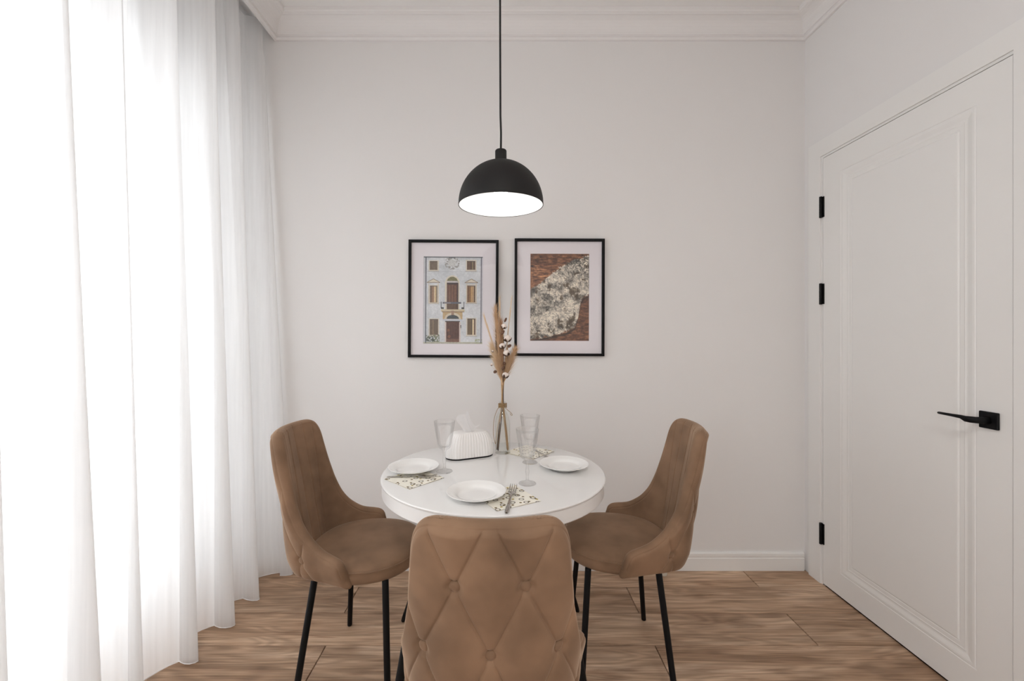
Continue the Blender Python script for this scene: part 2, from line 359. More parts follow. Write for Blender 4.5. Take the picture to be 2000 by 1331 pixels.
# lever: neck then blade running away from the camera
sec = []
for (x, y_, hw, hh) in ((-.008, 0, .011, .011), (-.030, 0, .0105, .0105), (-.042, .004, .0105, .0105), (-.050, .014, .009, .0105), (-.053, .026, .0065, .0095), (-.053, .040, .0048, .0062), (-.0525, .070, .0045, .0048), (-.052, .112, .0042, .0042), (-.052, .116, .003, .003)):
    sec.append((x, y_, hw, hh))
v = []; f = []
for k, (x, y_, hw, hh) in enumerate(sec):
    a = sec[max(k-1, 0)]; b_ = sec[min(k+1, len(sec)-1)]; t = Vector((b_[0]-a[0], b_[1]-a[1], 0)).normalized(); nrm = Vector((-t.y, t.x, 0))
    for i in range(12):
        q = 2*PI*i/12; c_, s_ = math.cos(q), math.sin(q)
        c_ = math.copysign(abs(c_)**.6, c_); s_ = math.copysign(abs(s_)**.6, s_)
        p = Vector((x, y_, 0))+nrm*hw*c_; v.append((p.x, p.y, p.z+hh*s_+(.004 if k > 4 else 0)))
for k in range(len(sec)-1):
    for i in range(12): j = (i+1) % 12; f.append((12*k+i, 12*k+j, 12*k+12+j, 12*k+12+i))
f += [tuple(range(12))[::-1], tuple(12*(len(sec)-1)+i for i in range(12))]
link('lever', weld(mesh('lever', v, f)), M_black, hd, smooth=True)

# ------------------------------------------------------------------ sheer curtain
peaks = [(2.20, -1.235, -1.075), (1.995, -1.24, -1.125), (1.815, -1.225, -1.13), (1.615, -1.225, -1.145), (1.385, -1.225, -1.16), (1.175, -1.215, -1.085),
         (.985, -1.215, -1.12), (.78, -1.225, -1.13), (.57, -1.22, -1.12), (.36, -1.225, -1.13), (.15, -1.22, -1.12), (-.05, -1.225, -1.13)]
pk = np.array(peaks); NP = len(peaks)
tt = np.linspace(-.18, NP-1, 44*NP)            # fold phase
zz = np.concatenate([[.006, .03], np.linspace(.06, 2.84, 60)])
T_, Z_ = np.meshgrid(tt, zz)
yk = np.interp(T_, np.arange(NP), pk[:, 0]); yk = np.where(T_ < 0, pk[0, 0]-T_*.20, yk)
h = 1-Z_/2.84
def wob(k, s_): return np.sin(k*12.9898+s_*78.233)
Kf = np.round(T_)
xp = np.interp(T_, np.arange(NP), pk[:, 1])*(1-h**1.15)+np.interp(T_, np.arange(NP), pk[:, 2])*h**1.15
xv = -1.335+.055*h
ph = 2*PI*T_
wv = .5+.5*np.cos(ph); wv = wv**.85
X_ = xv+(xp-xv)*wv
Y_ = yk+(.026+.03*h)*np.sin(ph)*(.7+.3*h)
# small secondary folds
X_ += (.010*(1-h)**1.2+.003)*np.sin(ph*3+1.7*np.sin(T_*1.3)+h*1.4)+.006*np.sin(ph*2+T_*2.1+h*2)*(.4+.6*(1-h))
Y_ += .006*np.sin(ph*4+T_*1.1)*(1-h)
Y_ = np.minimum(Y_, YB-.012)
X_ = np.minimum(X_, np.where(Z_ > 2.7, -1.225, -1.225+(2.7-Z_)*.35))
n = len(tt); V = np.stack([X_, Y_, Z_], -1).reshape(-1, 3); F = []
for j in range(len(zz)-1):
    for i in range(n-1): a = j*n+i; F.append((a, a+1, a+n+1, a+n))
cur = empty('sheer_curtain', (0, 0, 0)); tag(cur, 'long white sheer voile curtain falling in soft folds to the floor', 'curtain')
link('curtain_fabric', mesh('curtain_fabric', V, F), M_sheer, cur, smooth=True)
hem = [(X_[0, i], Y_[0, i], .0045) for i in range(0, n, 3)]
M_hem = mat('curtain_hem', (.9, .9, .9), .8)
tube('hem', hem, .0017, M_hem, cur, 6)
tag(tube('curtain_rail', [(-1.30, YF+1.3, 2.855), (-1.30, YB-.01, 2.855)], .010, M_uv, None, 8), 'white curtain rail hidden in the ceiling niche', 'rail')

# ------------------------------------------------------------------ velvet chairs
TH = .040
bz = np.array([[.40, .170], [.425, .186], [.45, .202], [.48, .212], [.52, .219], [.6, .235], [.7, .252], [.8, .272], [.9, .292], [1., .31]])
def midsurf(s, z):
    sg = np.sign(s); a = np.abs(s); b = np.interp(z, bz[:, 0], bz[:, 1])
    w0, Rc, TM = .062, .098, math.radians(70)
    th = np.clip((a-w0)/Rc, 0, TM); ex = np.maximum(a-w0-Rc*TM, 0)
    ux = np.minimum(a, w0)+Rc*np.sin(th)+ex*math.cos(TM); uy = -b+Rc*(1-np.cos(th))+ex*math.sin(TM)
    ux = ux*(.955+.055*sm(z, .42, .50))
    Rt = .27; fx = Rt*np.sin(a/Rt); fy = -b+Rt*(1-np.cos(a/Rt))
    t = sm(z, .50, .88)
    return np.stack([sg*(ux*(1-t)+fx*t), uy*(1-t)+fy*t, z], -1)
edge = catmull([(.334, .420), (.343, .430), (.348, .450), (.350, .475), (.346, .497), (.333, .510), (.312, .517), (.290, .522), (.268, .529), (.246, .543), (.222, .566), (.202, .600), (.187, .645), (.176, .695), (.168, .745), (.162, .795), (.157, .838), (.149, .866), (.135, .886), (.112, .897), (.085, .900)], 12)
E = np.array(edge); E[:, 1] = np.maximum.accumulate(E[:, 1]+np.arange(len(E))*1e-6)
al = np.concatenate([[0], np.cumsum(np.linalg.norm(np.diff(E, axis=0), axis=1))])
def edge_dist(s, z):
    q_ = np.linspace(0, al[-1], 900); Ed = np.stack([np.interp(q_, al, E[:, 0]), np.interp(q_, al, E[:, 1])], 1)
    pts = np.concatenate([Ed, np.stack([np.linspace(0, E[0, 0], 400), np.full(400, E[0, 1])], 1), np.stack([np.linspace(0, E[-1, 0], 160), np.full(160, E[-1, 1])], 1)])
    a = np.abs(s).ravel(); zz_ = z.ravel(); out = np.full(a.shape, 9.)
    for p in pts: out = np.minimum(out, (a-p[0])**2+(zz_-p[1])**2)
    return np.sqrt(out).reshape(s.shape)
A_, DZ_ = .0625, .142; Z1_ = .776
def outer_h(s, z):
    p = s/A_; q = (z-Z1_)/DZ_+1
    d1 = np.abs((p+q)/2-np.round((p+q)/2))*2; d2 = np.abs((p-q)/2-np.round((p-q)/2))*2
    hh = .0095*np.sqrt(np.clip(np.sin(PI*d1/2)*np.sin(PI*d2/2), 0, 1))
    pi_, qi = np.round(p), np.round(q); ok = (np.mod(pi_+qi, 2) == 0)
    r = np.hypot((p-pi_)*A_, (q-qi)*DZ_); hh -= .0016*(np.exp(-(d1/.045)**2)+np.exp(-(d2/.045)**2))
    hh -= np.where(ok, .0068*np.exp(-(r/.0146)**4), 0)
    return hh*(1-sm(np.abs(s), .20, .26))
def inner_h(s, z):
    Wz = np.interp(z, [.45, .6, .9], [.118, .128, .142]); c = s/Wz; o = np.zeros_like(s)
    for k in (-.80, -.42, 0, .42, .80): o -= .0045*np.exp(-((c-k)*Wz/.0030)**2)
    o += .0035*np.abs(np.cos(PI*c/.41/2+PI/2))*(np.abs(c) < .82)
    return o*sm(z, .43, .47)
def shell_point(s, z, side, e=None):
    ds = 1e-3
    P = midsurf(s, z); Ts = midsurf(s+ds, z)-midsurf(s-ds, z); Tz = midsurf(s, z+ds)-midsurf(s, z-ds)
    Nn = np.cross(Ts, Tz); Nn /= np.linalg.norm(Nn, axis=-1, keepdims=True)      # points to -y (outside)
    if e is None: e = edge_dist(s, z)
    q = np.clip(e/.021, 0, 1); d = TH/2*np.sqrt(1-(1-q)**2); m_ = sm(e, .002, .022)
    d = d+(outer_h(s, z) if side > 0 else inner_h(s, z))*m_
    d = d-.0018*np.exp(-((e-(.009 if side > 0 else .017))/.0020)**2)*(z > .46)
    return P+Nn*(side*d)[..., None], Nn*side
def make_shell():
    Nu, Nv = 301, 225
    w = np.linspace(0, 1, Nv); w = .5*w+.5*(1-np.cos(PI*w))/2*1.0
    sv = np.interp(w*al[-1], al, E[:, 0]); zv = np.interp(w*al[-1], al, E[:, 1])
    u = np.linspace(-1, 1, Nu); u = .45*u+.55*np.sin(PI/2*u)
    s = sv[:, None]*u[None, :]; z = np.repeat(zv[:, None], Nu, 1)
    e = edge_dist(s, z); e[:, 0] = e[:, -1] = 0; e[0, :] = 0; e[-1, :] = 0
    A1, _ = shell_point(s, z, 1, e); B1, _ = shell_point(s, z, -1, e)
    V = np.concatenate([A1.reshape(-1, 3), B1.reshape(-1, 3)]); F = []; o = Nu*Nv
    for j in range(Nv-1):
        for i in range(Nu-1):
            a = j*Nu+i; F.append((a, a+1, a+Nu+1, a+Nu)); F.append((o+a, o+a+Nu, o+a+Nu+1, o+a+1))
    return weld(mesh('back_shell', V, F), 2e-5)
def seat_ring(k, n=96):
    out = []
    for i in range(n):
        a = 2*PI*i/n; c, s_ = math.cos(a), math.sin(a); m_ = 2.7 if s_ > 0 else 2.15
        x = .199*math.copysign(abs(c)**(2/m_), c); y_ = (.198 if s_ > 0 else .188)*math.copysign(abs(s_)**(2/m_), s_)
        if s_ > 0: x *= 1-.10*(y_/.198)**2
        out.append((x*k, y_*k))
    return out
def make_seat():
    prof = [(0.001, .492), (.3, .4915), (.55, .490), (.75, .487), (.88, .483), (.95, .478), (.985, .4725), (1.0, .4665), (1.003, .463), (1.0, .460), (1.004, .452), (1.004, .438), (.99, .429), (.96, .4245), (.6, .4235), (.001, .4235)]
    v = []; f = []; n = 96
    for k, z in prof: v += [(x, y_, z) for x, y_ in seat_ring(k)]
    for k in range(len(prof)-1):
        for i in range(n): j = (i+1) % n; f.append((k*n+i, k*n+j, (k+1)*n+j, (k+1)*n+i))
    return weld(mesh('seat', v, f), 1e-4)
ME_shell, ME_seat = make_shell(), make_seat()
ME_pip = mesh('piping', *tube_data([(x, y_, .4665) for x, y_ in seat_ring(1.004)], .0026, 6, True))
bv, bf = lathe([(0, .0066), (.004, .0064), (.0082, .0053), (.0112, .003), (.0123, 0), (.0118, -.004), (0, -.004)], 24)
ME_btn = weld(mesh('button', bv, bf))
def leg_mesh(sx, sy):
    top = Vector((.163*sx, .125 if sy > 0 else -.11, .428)); ft = Vector((.24*sx, .158 if sy > 0 else -.152, .0)); d = ft-top
    pts = [top, top+d*.02, top+d*.5, top+d*.975, top+d*.99, ft]; rad = [.0108, .0108, .0104, .0098, .0098, .009]
    v, f = tube_data(pts, rad, 16)
    v = [Vector((p.x, p.y, max(p.z, 0))) for p in v]
    return mesh('leg', v, f)
ME_legs = [leg_mesh(a, b_) for a in (-1, 1) for b_ in (-1, 1)]
ME_plate = bpy.data.meshes.new('under_frame'); bm = bmesh.new(); add_box(bm, (-.12, -.09, .418), (.12, .10, .4245)); bm.to_mesh(ME_plate); bm.free()
for me_ in [ME_shell, ME_seat, ME_pip, ME_btn]: me_.materials.append(M_velvet); me_.polygons.foreach_set('use_smooth', [True]*len(me_.polygons))
for me_ in ME_legs+[ME_plate]: me_.materials.append(M_black); 
for me_ in ME_legs: me_.polygons.foreach_set('use_smooth', [True]*len(me_.polygons))
def chair(loc, rz, label):
    t = empty('dining_chair', loc, rz); tag(t, label, 'chair', 'velvet dining chairs around the table')
    st = link('seat', ME_seat, None, t); link('piping', ME_pip, None, st)
    bk = link('backrest', ME_shell, None, t)
    for q in range(2, -2, -1):
        for p in range(-3, 4):
            if (p+q) % 2 or q == 2: continue
            s_, z_ = p*A_, Z1_+(q-1)*DZ_
            if z_ < .46 or z_ > .86 or abs(s_) > .2: continue
            if abs(s_) > np.interp(z_, E[:, 1], E[:, 0])-.022: continue
            P_, N_ = shell_point(np.array([s_]), np.array([z_]), 1)
            b_ = link('button', ME_btn, None, bk, Vector(P_[0])+Vector(N_[0])*.0030)
            b_.rotation_euler = Vector(N_[0]).to_track_quat('Z', 'Y').to_euler()
    for me_ in ME_legs: link('leg', me_, None, t)
    link('under_frame', ME_plate, None, t)
    return t
chair((-.502, 1.575, 0), -PI/2-math.radians(2), 'brown velvet chair beside the white curtain, left of the table')
chair((.436, 1.631, 0), PI/2-math.radians(5.5), 'brown velvet chair on the door side of the table, right of it')
chair((-.022, 1.062, 0), 0, 'nearest brown velvet chair, its diamond-tufted buttoned back turned to the viewer')

# ------------------------------------------------------------------ round table
TX, TY, TZ, TR = -.031, 1.535, .75, .389
table = empty('round_table', (TX, TY, 0)); tag(table, 'round white dining table with glossy top and splayed black metal legs', 'table')
link('tabletop', lathe_mesh('tabletop', [(0, TZ), (TR-.006, TZ), (TR-.002, TZ-.0012), (TR, TZ-.004), (TR-.001, TZ-.0075), (TR-.003, TZ-.009), (0, TZ-.009)], 160), M_table, table)
link('apron', lathe_mesh('apron', [(0, TZ-.0095), (TR-.006, TZ-.0095), (TR-.0045, TZ-.012), (TR-.0045, TZ-.050), (TR-.008, TZ-.054), (TR-.03, TZ-.054), (TR-.03, TZ-.030), (0, TZ-.030)], 160), M_band, table)
for tp, ft in (((.150, 1.255), (.265, 1.13)), ((-.212, 1.255), (-.327, 1.13)), ((.120, 1.82), (.334, 1.912)), ((-.175, 1.80), (-.425, 1.848))):
    a = Vector((tp[0]-TX, tp[1]-TY, TZ-.036)); b_ = Vector((ft[0]-TX, ft[1]-TY, 0)); d = b_-a
    v, f = tube_data([a, a+d*.5, a+d*.98, b_], [.014, .0125, .011, .010], 16); v = [Vector((p.x, p.y, max(p.z, 0))) for p in v]
    lg = link('leg', mesh('leg', v, f), M_black, table, smooth=True)
    box('leg_plate', (a.x-.03, a.y-.03, TZ-.036), (a.x+.03, a.y+.03, TZ-.0305), M_black, lg, .001)

def smooth_by_angle(o, ang=35):
    me = o.data; me.polygons.foreach_set('use_smooth', [True]*len(me.polygons))
    bm = bmesh.new(); bm.from_mesh(me)
    for e in bm.edges:
        if len(e.link_faces) == 2 and e.calc_face_angle(0) > math.radians(ang): e.smooth = False
    bm.to_mesh(me); bm.free()
for o in table.children:
    if o.name.startswith(('tabletop', 'apron')): smooth_by_angle(o, 30)

# ------------------------------------------------------------------ napkins, plates, forks
def napkin_material():
    m = mat('printed_napkin', (.85, .80, .66), .9, spec=.1); nt = m.node_tree; N = nt.nodes.new; L = nt.links.new; b = nt.nodes['Principled BSDF']
    tc = N('ShaderNodeTexCoord')
    def rings(scale, off, r0, r1, thr):
        mp = N('ShaderNodeMapping'); mp.inputs['Scale'].default_value = (scale, scale, 0); mp.inputs['Location'].default_value = (off, off*.7, 0); L(tc.outputs['Object'], mp.inputs[0])
        vo = N('ShaderNodeTexVoronoi'); vo.voronoi_dimensions = '2D'; vo.inputs['Scale'].default_value = 1; vo.inputs['Randomness'].default_value = .55; L(mp.outputs[0], vo.inputs['Vector'])
        a = N('ShaderNodeMath'); a.operation = 'LESS_THAN'; a.inputs[1].default_value = r1; L(vo.outputs['Distance'], a.inputs[0])
        c = N('ShaderNodeMath'); c.operation = 'GREATER_THAN'; c.inputs[1].default_value = r0; L(vo.outputs['Distance'], c.inputs[0])
        mu = N('ShaderNodeMath'); mu.operation = 'MULTIPLY'; L(a.outputs[0], mu.inputs[0]); L(c.outputs[0], mu.inputs[1])
        sp = N('ShaderNodeSeparateColor'); L(vo.outputs['Color'], sp.inputs[0])
        g = N('ShaderNodeMath'); g.operation = 'GREATER_THAN'; g.inputs[1].default_value = thr; L(sp.outputs[0], g.inputs[0])
        m2 = N('ShaderNodeMath'); m2.operation = 'MULTIPLY'; L(mu.outputs[0], m2.inputs[0]); L(g.outputs[0], m2.inputs[1]); return m2.outputs[0]
    def over(base, fac, col):
        x = N('ShaderNodeMix'); x.data_type = 'RGBA'; L(fac, x.inputs[0])
        if isinstance(base, tuple): x.inputs[6].default_value = (*base, 1)
        else: L(base, x.inputs[6])
        x.inputs[7].default_value = (*col, 1); return x.outputs[2]
    c = over((.86, .83, .74), rings(30, .3, .15, .25, .5), (.20, .18, .16))
    c = over(c, rings(38, 5.1, -1, .15, .45), (.17, .12, .045)); c = over(c, rings(33, 9.7, -1, .13, .62), (.42, .33, .08))
    L(c, b.inputs['Base Color']); return m
M_nap = napkin_material()
M_napb = mat('napkin_inner_layer', (.62, .50, .28), .9)
def napkin(A, B, label):
    A = Vector(A); B = Vector(B); d = B-A; L_ = d.length; t = empty('napkin', (A.x, A.y, TZ), math.atan2(d.y, d.x))
    tag(t, label, 'napkin', 'printed paper napkins on the table')
    N_ = 14
    for nm, z0, z1, m_, ins in (('lower_layer', .0003, .0011, M_napb, .0015), ('upper_layer', .0014, .0022, M_nap, 0)):
        v = []; f = []
        for zt in (z0, z1):
            for j in range(N_+1):
                for i in range(N_+1):
                    x, y_ = ins+(L_-2*ins)*i/N_, ins+(L_-2*ins)*j/N_
                    v.append((x, y_, zt+(.0006*math.sin(9*i/N_+2)*(1-j/N_) if nm[0] == 'u' else 0)))
        n_ = (N_+1)**2
        for j in range(N_):
            for i in range(N_): a = j*(N_+1)+i; f += [(n_+a, n_+a+1, n_+a+N_+2, n_+a+N_+1), (a, a+N_+1, a+N_+2, a+1)]
        for i in range(N_):
            for a, b_ in ((i, i+1), (N_*(N_+1)+i+1, N_*(N_+1)+i), ((i+1)*(N_+1), i*(N_+1)), (i*(N_+1)+N_, (i+1)*(N_+1)+N_)): f.append((a, b_, n_+b_, n_+a))
        link(nm, mesh(nm, v, f), m_, t)
    return t
napkin((-.0153, 1.171), (.112, 1.242), 'spotted cream napkin under the fork nearest the front chair')
napkin((-.289, 1.336), (-.1944, 1.4416), 'spotted cream napkin in front of the left plate')
napkin((.118, 1.656), (.214, 1.767), 'spotted cream napkin mostly hidden behind the right plate')
PR = .0885
pp = [(0, .0045), (.030, .0045), (.052, .0050), (.057, .0075), (.061, .0110), (.072, .0145), (PR-.004, .0178), (PR-.001, .0190), (PR, .0186), (PR-.0005, .0172), (.074, .0122), (.062, .0078), (.054, .0022), (.050, 0), (.046, 0), (.044, .0020), (0, .0020)]
def scal(r, z, a, k): return r*(1+.006*math.cos(24*a)) if r > .08 else r
ME_plate2 = lathe_mesh('plate', pp, 96, scal); ME_plate2.materials.append(M_china); ME_plate2.polygons.foreach_set('use_smooth', [True]*len(ME_plate2.polygons))
for (x, y_, z_, lab) in ((-.312, 1.515, .0025, 'white china plate on the left, nearest the curtain-side chair'), (-.077, 1.275, .0028, 'white china plate in front of the nearest chair'), (.2215, 1.545, .0028, 'white china plate on the right, near the door-side chair')):
    p = link('plate', ME_plate2, None, None, (x, y_, TZ+z_)); tag(p, lab, 'plate', 'white plates on the table')
def fork_mesh():
    bag = Bag()
    secs = [(0, .0035, .0012), (.003, .0055, .0012), (.02, .0062, .0016), (.06, .0045, .003), (.095, .0030, .0065), (.112, .0030, .0085), (.120, .0045, .0085), (.128, .0095, .0070), (.136, .0118, .0055), (.146, .0122, .0045)]
    v = []; f = []
    for y_, w, z in secs:
        v += [(-w, y_, z), (-w*.6, y_, z+.0018), (w*.6, y_, z+.0018), (w, y_, z), (w*.6, y_, z-.0008), (-w*.6, y_, z-.0008)]
    for k in range(len(secs)-1):
        for i in range(6): j = (i+1) % 6; f.append((6*k+i, 6*k+j, 6*k+6+j, 6*k+6+i))
    f += [tuple(range(6))[::-1], tuple(6*(len(secs)-1)+i for i in range(6))]; bag.add(v, f)
    for c in (-.0098, -.00327, .00327, .0098):
        v = []; f = []; ts = [(.144, .0019, .0047), (.155, .0017, .0042), (.17, .0015, .0052), (.185, .0012, .0095), (.193, .0005, .0125)]
        for y_, w, z in ts: v += [(c-w, y_, z), (c-w, y_, z+.0014), (c+w, y_, z+.0014), (c+w, y_, z)]
        for k in range(len(ts)-1):
            for i in range(4): j = (i+1) % 4; f.append((4*k+i, 4*k+j, 4*k+4+j, 4*k+4+i))
        f += [(3, 2, 1, 0), tuple(4*(len(ts)-1)+i for i in range(4))]; bag.add(v, f)
    return weld(mesh('fork', bag.v, bag.f), 1e-6)
ME_fork = fork_mesh(); ME_fork.materials.append(M_steel)
def fork(A, B, sc, label, z=.0025):
    d = Vector(B)-Vector(A); o = link('fork', ME_fork, None, None, (A[0], A[1], TZ+z), (0, 0, math.atan2(d.y, d.x)-PI/2)); o.scale = (sc, sc, sc)
    smooth_by_angle(o, 40) if label.startswith('steel fork with') else None
    tag(o, label, 'fork', 'steel forks on the table')
fork((.011, 1.153), (.036, 1.345), 1.0, 'steel fork with tines up on the front napkin')
fork((-.388, 1.445), (-.225, 1.437), .88, 'steel fork lying on the left napkin below the left plate')
fork((.137, 1.778), (.187, 1.62), .86, 'steel fork with only its handle showing behind the right plate', .0024)

# ------------------------------------------------------------------ cut crystal goblets
def goblet_mod(r, z, a, k):
    if .094 < z < .150 and k < NOUT:
        w = math.sin(PI*min(1, (z-.094)/.056))**.5 if z < .15 else 0
        return r*(1+.045*w*(abs(math.cos(7*a))-.6))
    return r
out_p = [(0, 0), (.027, 0), (.0285, .0008), (.0275, .0022), (.018, .0042), (.008, .0075), (.0048, .014), (.0042, .024), (.0058, .034), (.0068, .040), (.0055, .046), (.0042, .056), (.0050, .068), (.0085, .076), (.0160, .081), (.0215, .086), (.0240, .094), (.0255, .102), (.0275, .114), (.0295, .126), (.0315, .138), (.0335, .150), (.0355, .163), (.0372, .1765), (.0372, .1778)]
NOUT = len(out_p)
in_p = [(.0362, .1778), (.0343, .163), (.0320, .150), (.0298, .138), (.0278, .126), (.0256, .114), (.0234, .102), (.0210, .094), (.0160, .0885), (.008, .0868), (0, .0865)]
ME_gob = lathe_mesh('wine_glass', out_p+in_p, 112, goblet_mod); ME_gob.materials.append(M_glass); ME_gob.polygons.foreach_set('use_smooth', [True]*len(ME_gob.polygons))
for (x, y_, lab) in ((-.203, 1.511, 'cut crystal goblet between left plate and tissue box'), (.081, 1.389, 'cut crystal goblet nearest the front fork, lower of the overlapping two'), (.104, 1.617, 'cut crystal goblet partly hidden behind another goblet, left of the right plate')):
    g = link('wine_glass', ME_gob, None, None, (x, y_, TZ+.0002), (0, 0, x*9)); tag(g, lab, 'glass', 'crystal goblets on the table')

# ------------------------------------------------------------------ tissue box and tissue
tb = empty('tissue_box', (-.130, 1.702, TZ), math.radians(24)); tag(tb, 'white ribbed oval tissue box with a black base line', 'tissue box')
def stad(k, dk=0, n=336, rib=0.):
    hl, r = .050, .043; out = []; per = 4*hl+2*PI*r
    for i in range(n):
        s_ = per*i/n
        if s_ < 2*hl: x, y_, nx, ny = -hl+s_, -r, 0, -1
        elif s_ < 2*hl+PI*r: a = -PI/2+(s_-2*hl)/r; nx, ny = math.cos(a), math.sin(a); x, y_ = hl+r*nx, r*ny
        elif s_ < 4*hl+PI*r: q = s_-2*hl-PI*r; x, y_, nx, ny = hl-q, r, 0, 1
        else: a = PI/2+(s_-4*hl-PI*r)/r; nx, ny = math.cos(a), math.sin(a); x, y_ = -hl+r*nx, r*ny
        off = (1-k)*-r+dk+rib*(abs(math.sin(PI*i/n*42))-.5); out.append((x*(.35+.65*k)+nx*off, y_+ny*off))
    return out
def stad_mesh(name, prof, n=336):
    v = []; f = []
    for k, z, rib in prof: v += [(x, y_, z) for x, y_ in stad(k, 0, n, rib)]
    for k in range(len(prof)-1):
        for i in range(n): j = (i+1) % n; f.append((k*n+i, k*n+j, (k+1)*n+j, (k+1)*n+i))
    f.append(tuple(range(n))[::-1]); f.append(tuple((len(prof)-1)*n+i for i in range(n)))
    return mesh(name, v, f)
o = link('base', stad_mesh('base', [(1.0, 0, 0), (1.03, .0008, 0), (1.03, .0045, 0), (1.0, .005, 0)]), M_black, tb)
rb = .0020
o = link('body', stad_mesh('body', [(1.0, .005, 0), (1.04, .006, rb), (1.045, .03, rb), (1.02, .05, rb), (.975, .066, rb), (.91, .080, rb), (.835, .090, rb), (.76, .0965, rb*.7), (.70, .0985, 0), (.5, .0990, 0), (.30, .0985, 0), (.27, .094, 0), (.27, .09, 0)]), M_box, tb)
smooth_by_angle(o, 50)
# crumpled tissue standing out of the slot
v = []; f = []; NU, NV = 46, 20
for j in range(NV+1):
    t = j/NV
    for i in range(NU+1):
        u = i/NU; w = .024+.028*t-.012*t*t
        x = (u-.5)*2*w+.007*math.sin(5*t+u*3)-.006*t
        y_ = (.0045+.011*t)*math.sin(u*8+2.4*t)+.004*t*math.sin(u*19+t*4)
        top = .078+.020*math.sin(u*5.2+.3)+.008*math.sin(u*13+1)-.030*abs(u-.42)*2
        v.append((x, y_*.8, .088+t*top))
for j in range(NV):
    for i in range(NU): a = j*(NU+1)+i; f.append((a, a+1, a+NU+2, a+NU+1))
def tissue_mat():
    m = bpy.data.materials.new('thin_paper'); m.use_nodes = True; nt = m.node_tree; nt.nodes.clear()
    o = nt.nodes.new('ShaderNodeOutputMaterial'); a = nt.nodes.new('ShaderNodeBsdfTranslucent'); b = nt.nodes.new('ShaderNodeBsdfDiffuse'); x = nt.nodes.new('ShaderNodeMixShader'); x.inputs[0].default_value = .55
    a.inputs[0].default_value = b.inputs[0].default_value = (.88, .87, .87, 1)
    nt.links.new(a.outputs[0], x.inputs[1]); nt.links.new(b.outputs[0], x.inputs[2])
    t = nt.nodes.new('ShaderNodeBsdfTransparent'); y = nt.nodes.new('ShaderNodeMixShader'); y.inputs[0].default_value = .86
    nt.links.new(t.outputs[0], y.inputs[1]); nt.links.new(x.outputs[0], y.inputs[2]); nt.links.new(y.outputs[0], o.inputs[0]); return m
ts = link('paper_tissue', mesh('paper_tissue', v, f), tissue_mat(), None, (-.130, 1.702, TZ), (0, 0, math.radians(24)), smooth=True)
tag(ts, 'crumpled white paper tissue sticking up out of the oval box', 'tissue')

# ------------------------------------------------------------------ glass bottle with dried bouquet
BX, BY = .001, 1.749
prof = [(0, .0008), (.028, .0), (.0305, .002), (.0312, .006), (.0312, .118), (.0300, .130), (.0260, .146), (.0200, .160), (.0150, .170), (.0128, .178), (.0122, .196), (.0140, .199), (.0145, .203), (.0135, .207), (.0110, .207),
        (.0104, .196), (.0110, .178), (.0132, .170), (.0180, .160), (.0240, .146), (.0280, .130), (.0292, .118), (.0292, .012), (.026, .0075), (0, .0065)]
bt = link('glass_bottle', lathe_mesh('glass_bottle', prof, 64), M_bottle, None, (BX, BY, TZ+.0002), smooth=True); tag(bt, 'clear glass bottle used as a vase in the middle of the table', 'vase')
bq = empty('dried_bouquet', (BX, BY, TZ)); tag(bq, 'tall dried bouquet of pampas plumes and cotton bolls in the glass bottle', 'dried flowers')
stems = [  # (bottom xy, neck xy, top xyz)
    ((-.023, .003), (-.003, .003), (-.028, -.002, .50), 'd'), ((-.018, -.010), (.002, -.003), (.004, -.002, .47), 'd'), ((.024, .002), (.004, .002), (.022, -.006, .44), 'l'),
    ((.021, -.010), (-.001, .005), (.002, -.012, .52), 'l'), ((.019, .012), (.000, -.005), (.030, .004, .36), 'l'), ((-.020, .012), (-.004, -.002), (-.018, .004, .46), 'l')]
for b0, nk, tp, c in stems:
    pts = catmull([(b0[0], b0[1], .012), ((b0[0]+nk[0])/2*1.1, (b0[1]+nk[1])/2, .10), (nk[0], nk[1], .195), (nk[0]*.9, nk[1]*.9, .27), ((tp[0]+nk[0])*.5, (tp[1]+nk[1])*.5, (tp[2]+.27)/2), tp], 6)
    tube('stem', pts, .0022, M_stemd if c == 'd' else M_stem, bq, 6)
def plume(base, tip, spread, nh, seed, mat_=M_plume):
    r = random.Random(seed); base = Vector(base); tip = Vector(tip); d = tip-base; L_ = d.length; dn = d.normalized(); bag = Bag()
    a0 = dn.orthogonal().normalized(); b0 = dn.cross(a0)
    for k in range(nh):
        t = r.random()**.8; p0 = base+d*t*.93; ang = r.random()*2*PI; side = a0*math.cos(ang)+b0*math.sin(ang)
        ln = (.045+.05*r.random())*(1-.55*t); sp = spread*(.35+.9*r.random())*(1-.35*t)
        pts = [p0+dn*ln*q+side*sp*(q**1.5)*(.9)-Vector((0, 0, 1))*.004*q*q for q in (0, .35, .7, 1)]
        w = .00055
        wd = dn.cross(side).normalized()*w*(1 if r.random() < .5 else 1.3)
        vv = []
        for i, p in enumerate(pts):
            kk = (1, .9, .6, .12)[i]; vv += [p-wd*kk, p+wd*kk, p+side*w*kk]
        ff = []
        for i in range(3):
            for j in range(3): jj = (j+1) % 3; ff.append((3*i+j, 3*i+jj, 3*i+3+jj, 3*i+3+j))
        bag.add(vv, ff)
    # fluffy core along the rachis
    vv, ff = tube_data([base, base+d*.2, base+d*.6, base+d*.95], [.0015, spread*.16, spread*.12, .0006], 8); bag.add(vv, ff)
    bag.build('plume', mat_, bq, smooth=False)
M_plume2 = mat('pampas_pale', (.74, .58, .40), .9, spec=.1, vary=(30, .2)); M_plume3 = mat('grass_brown', (.42, .25, .15), .9, spec=.1, vary=(30, .3))
plume((-.004, 0, .33), (-.076, .0, .56), .010, 170, 1, M_plume2)
plume((-.004, 0, .30), (-.030, -.004, .60), .030, 700, 2)
plume((-.002, -.002, .285), (-.046, .002, .44), .030, 520, 3, M_plume2)
plume((.004, 0, .285), (.050, -.002, .42), .030, 560, 4)
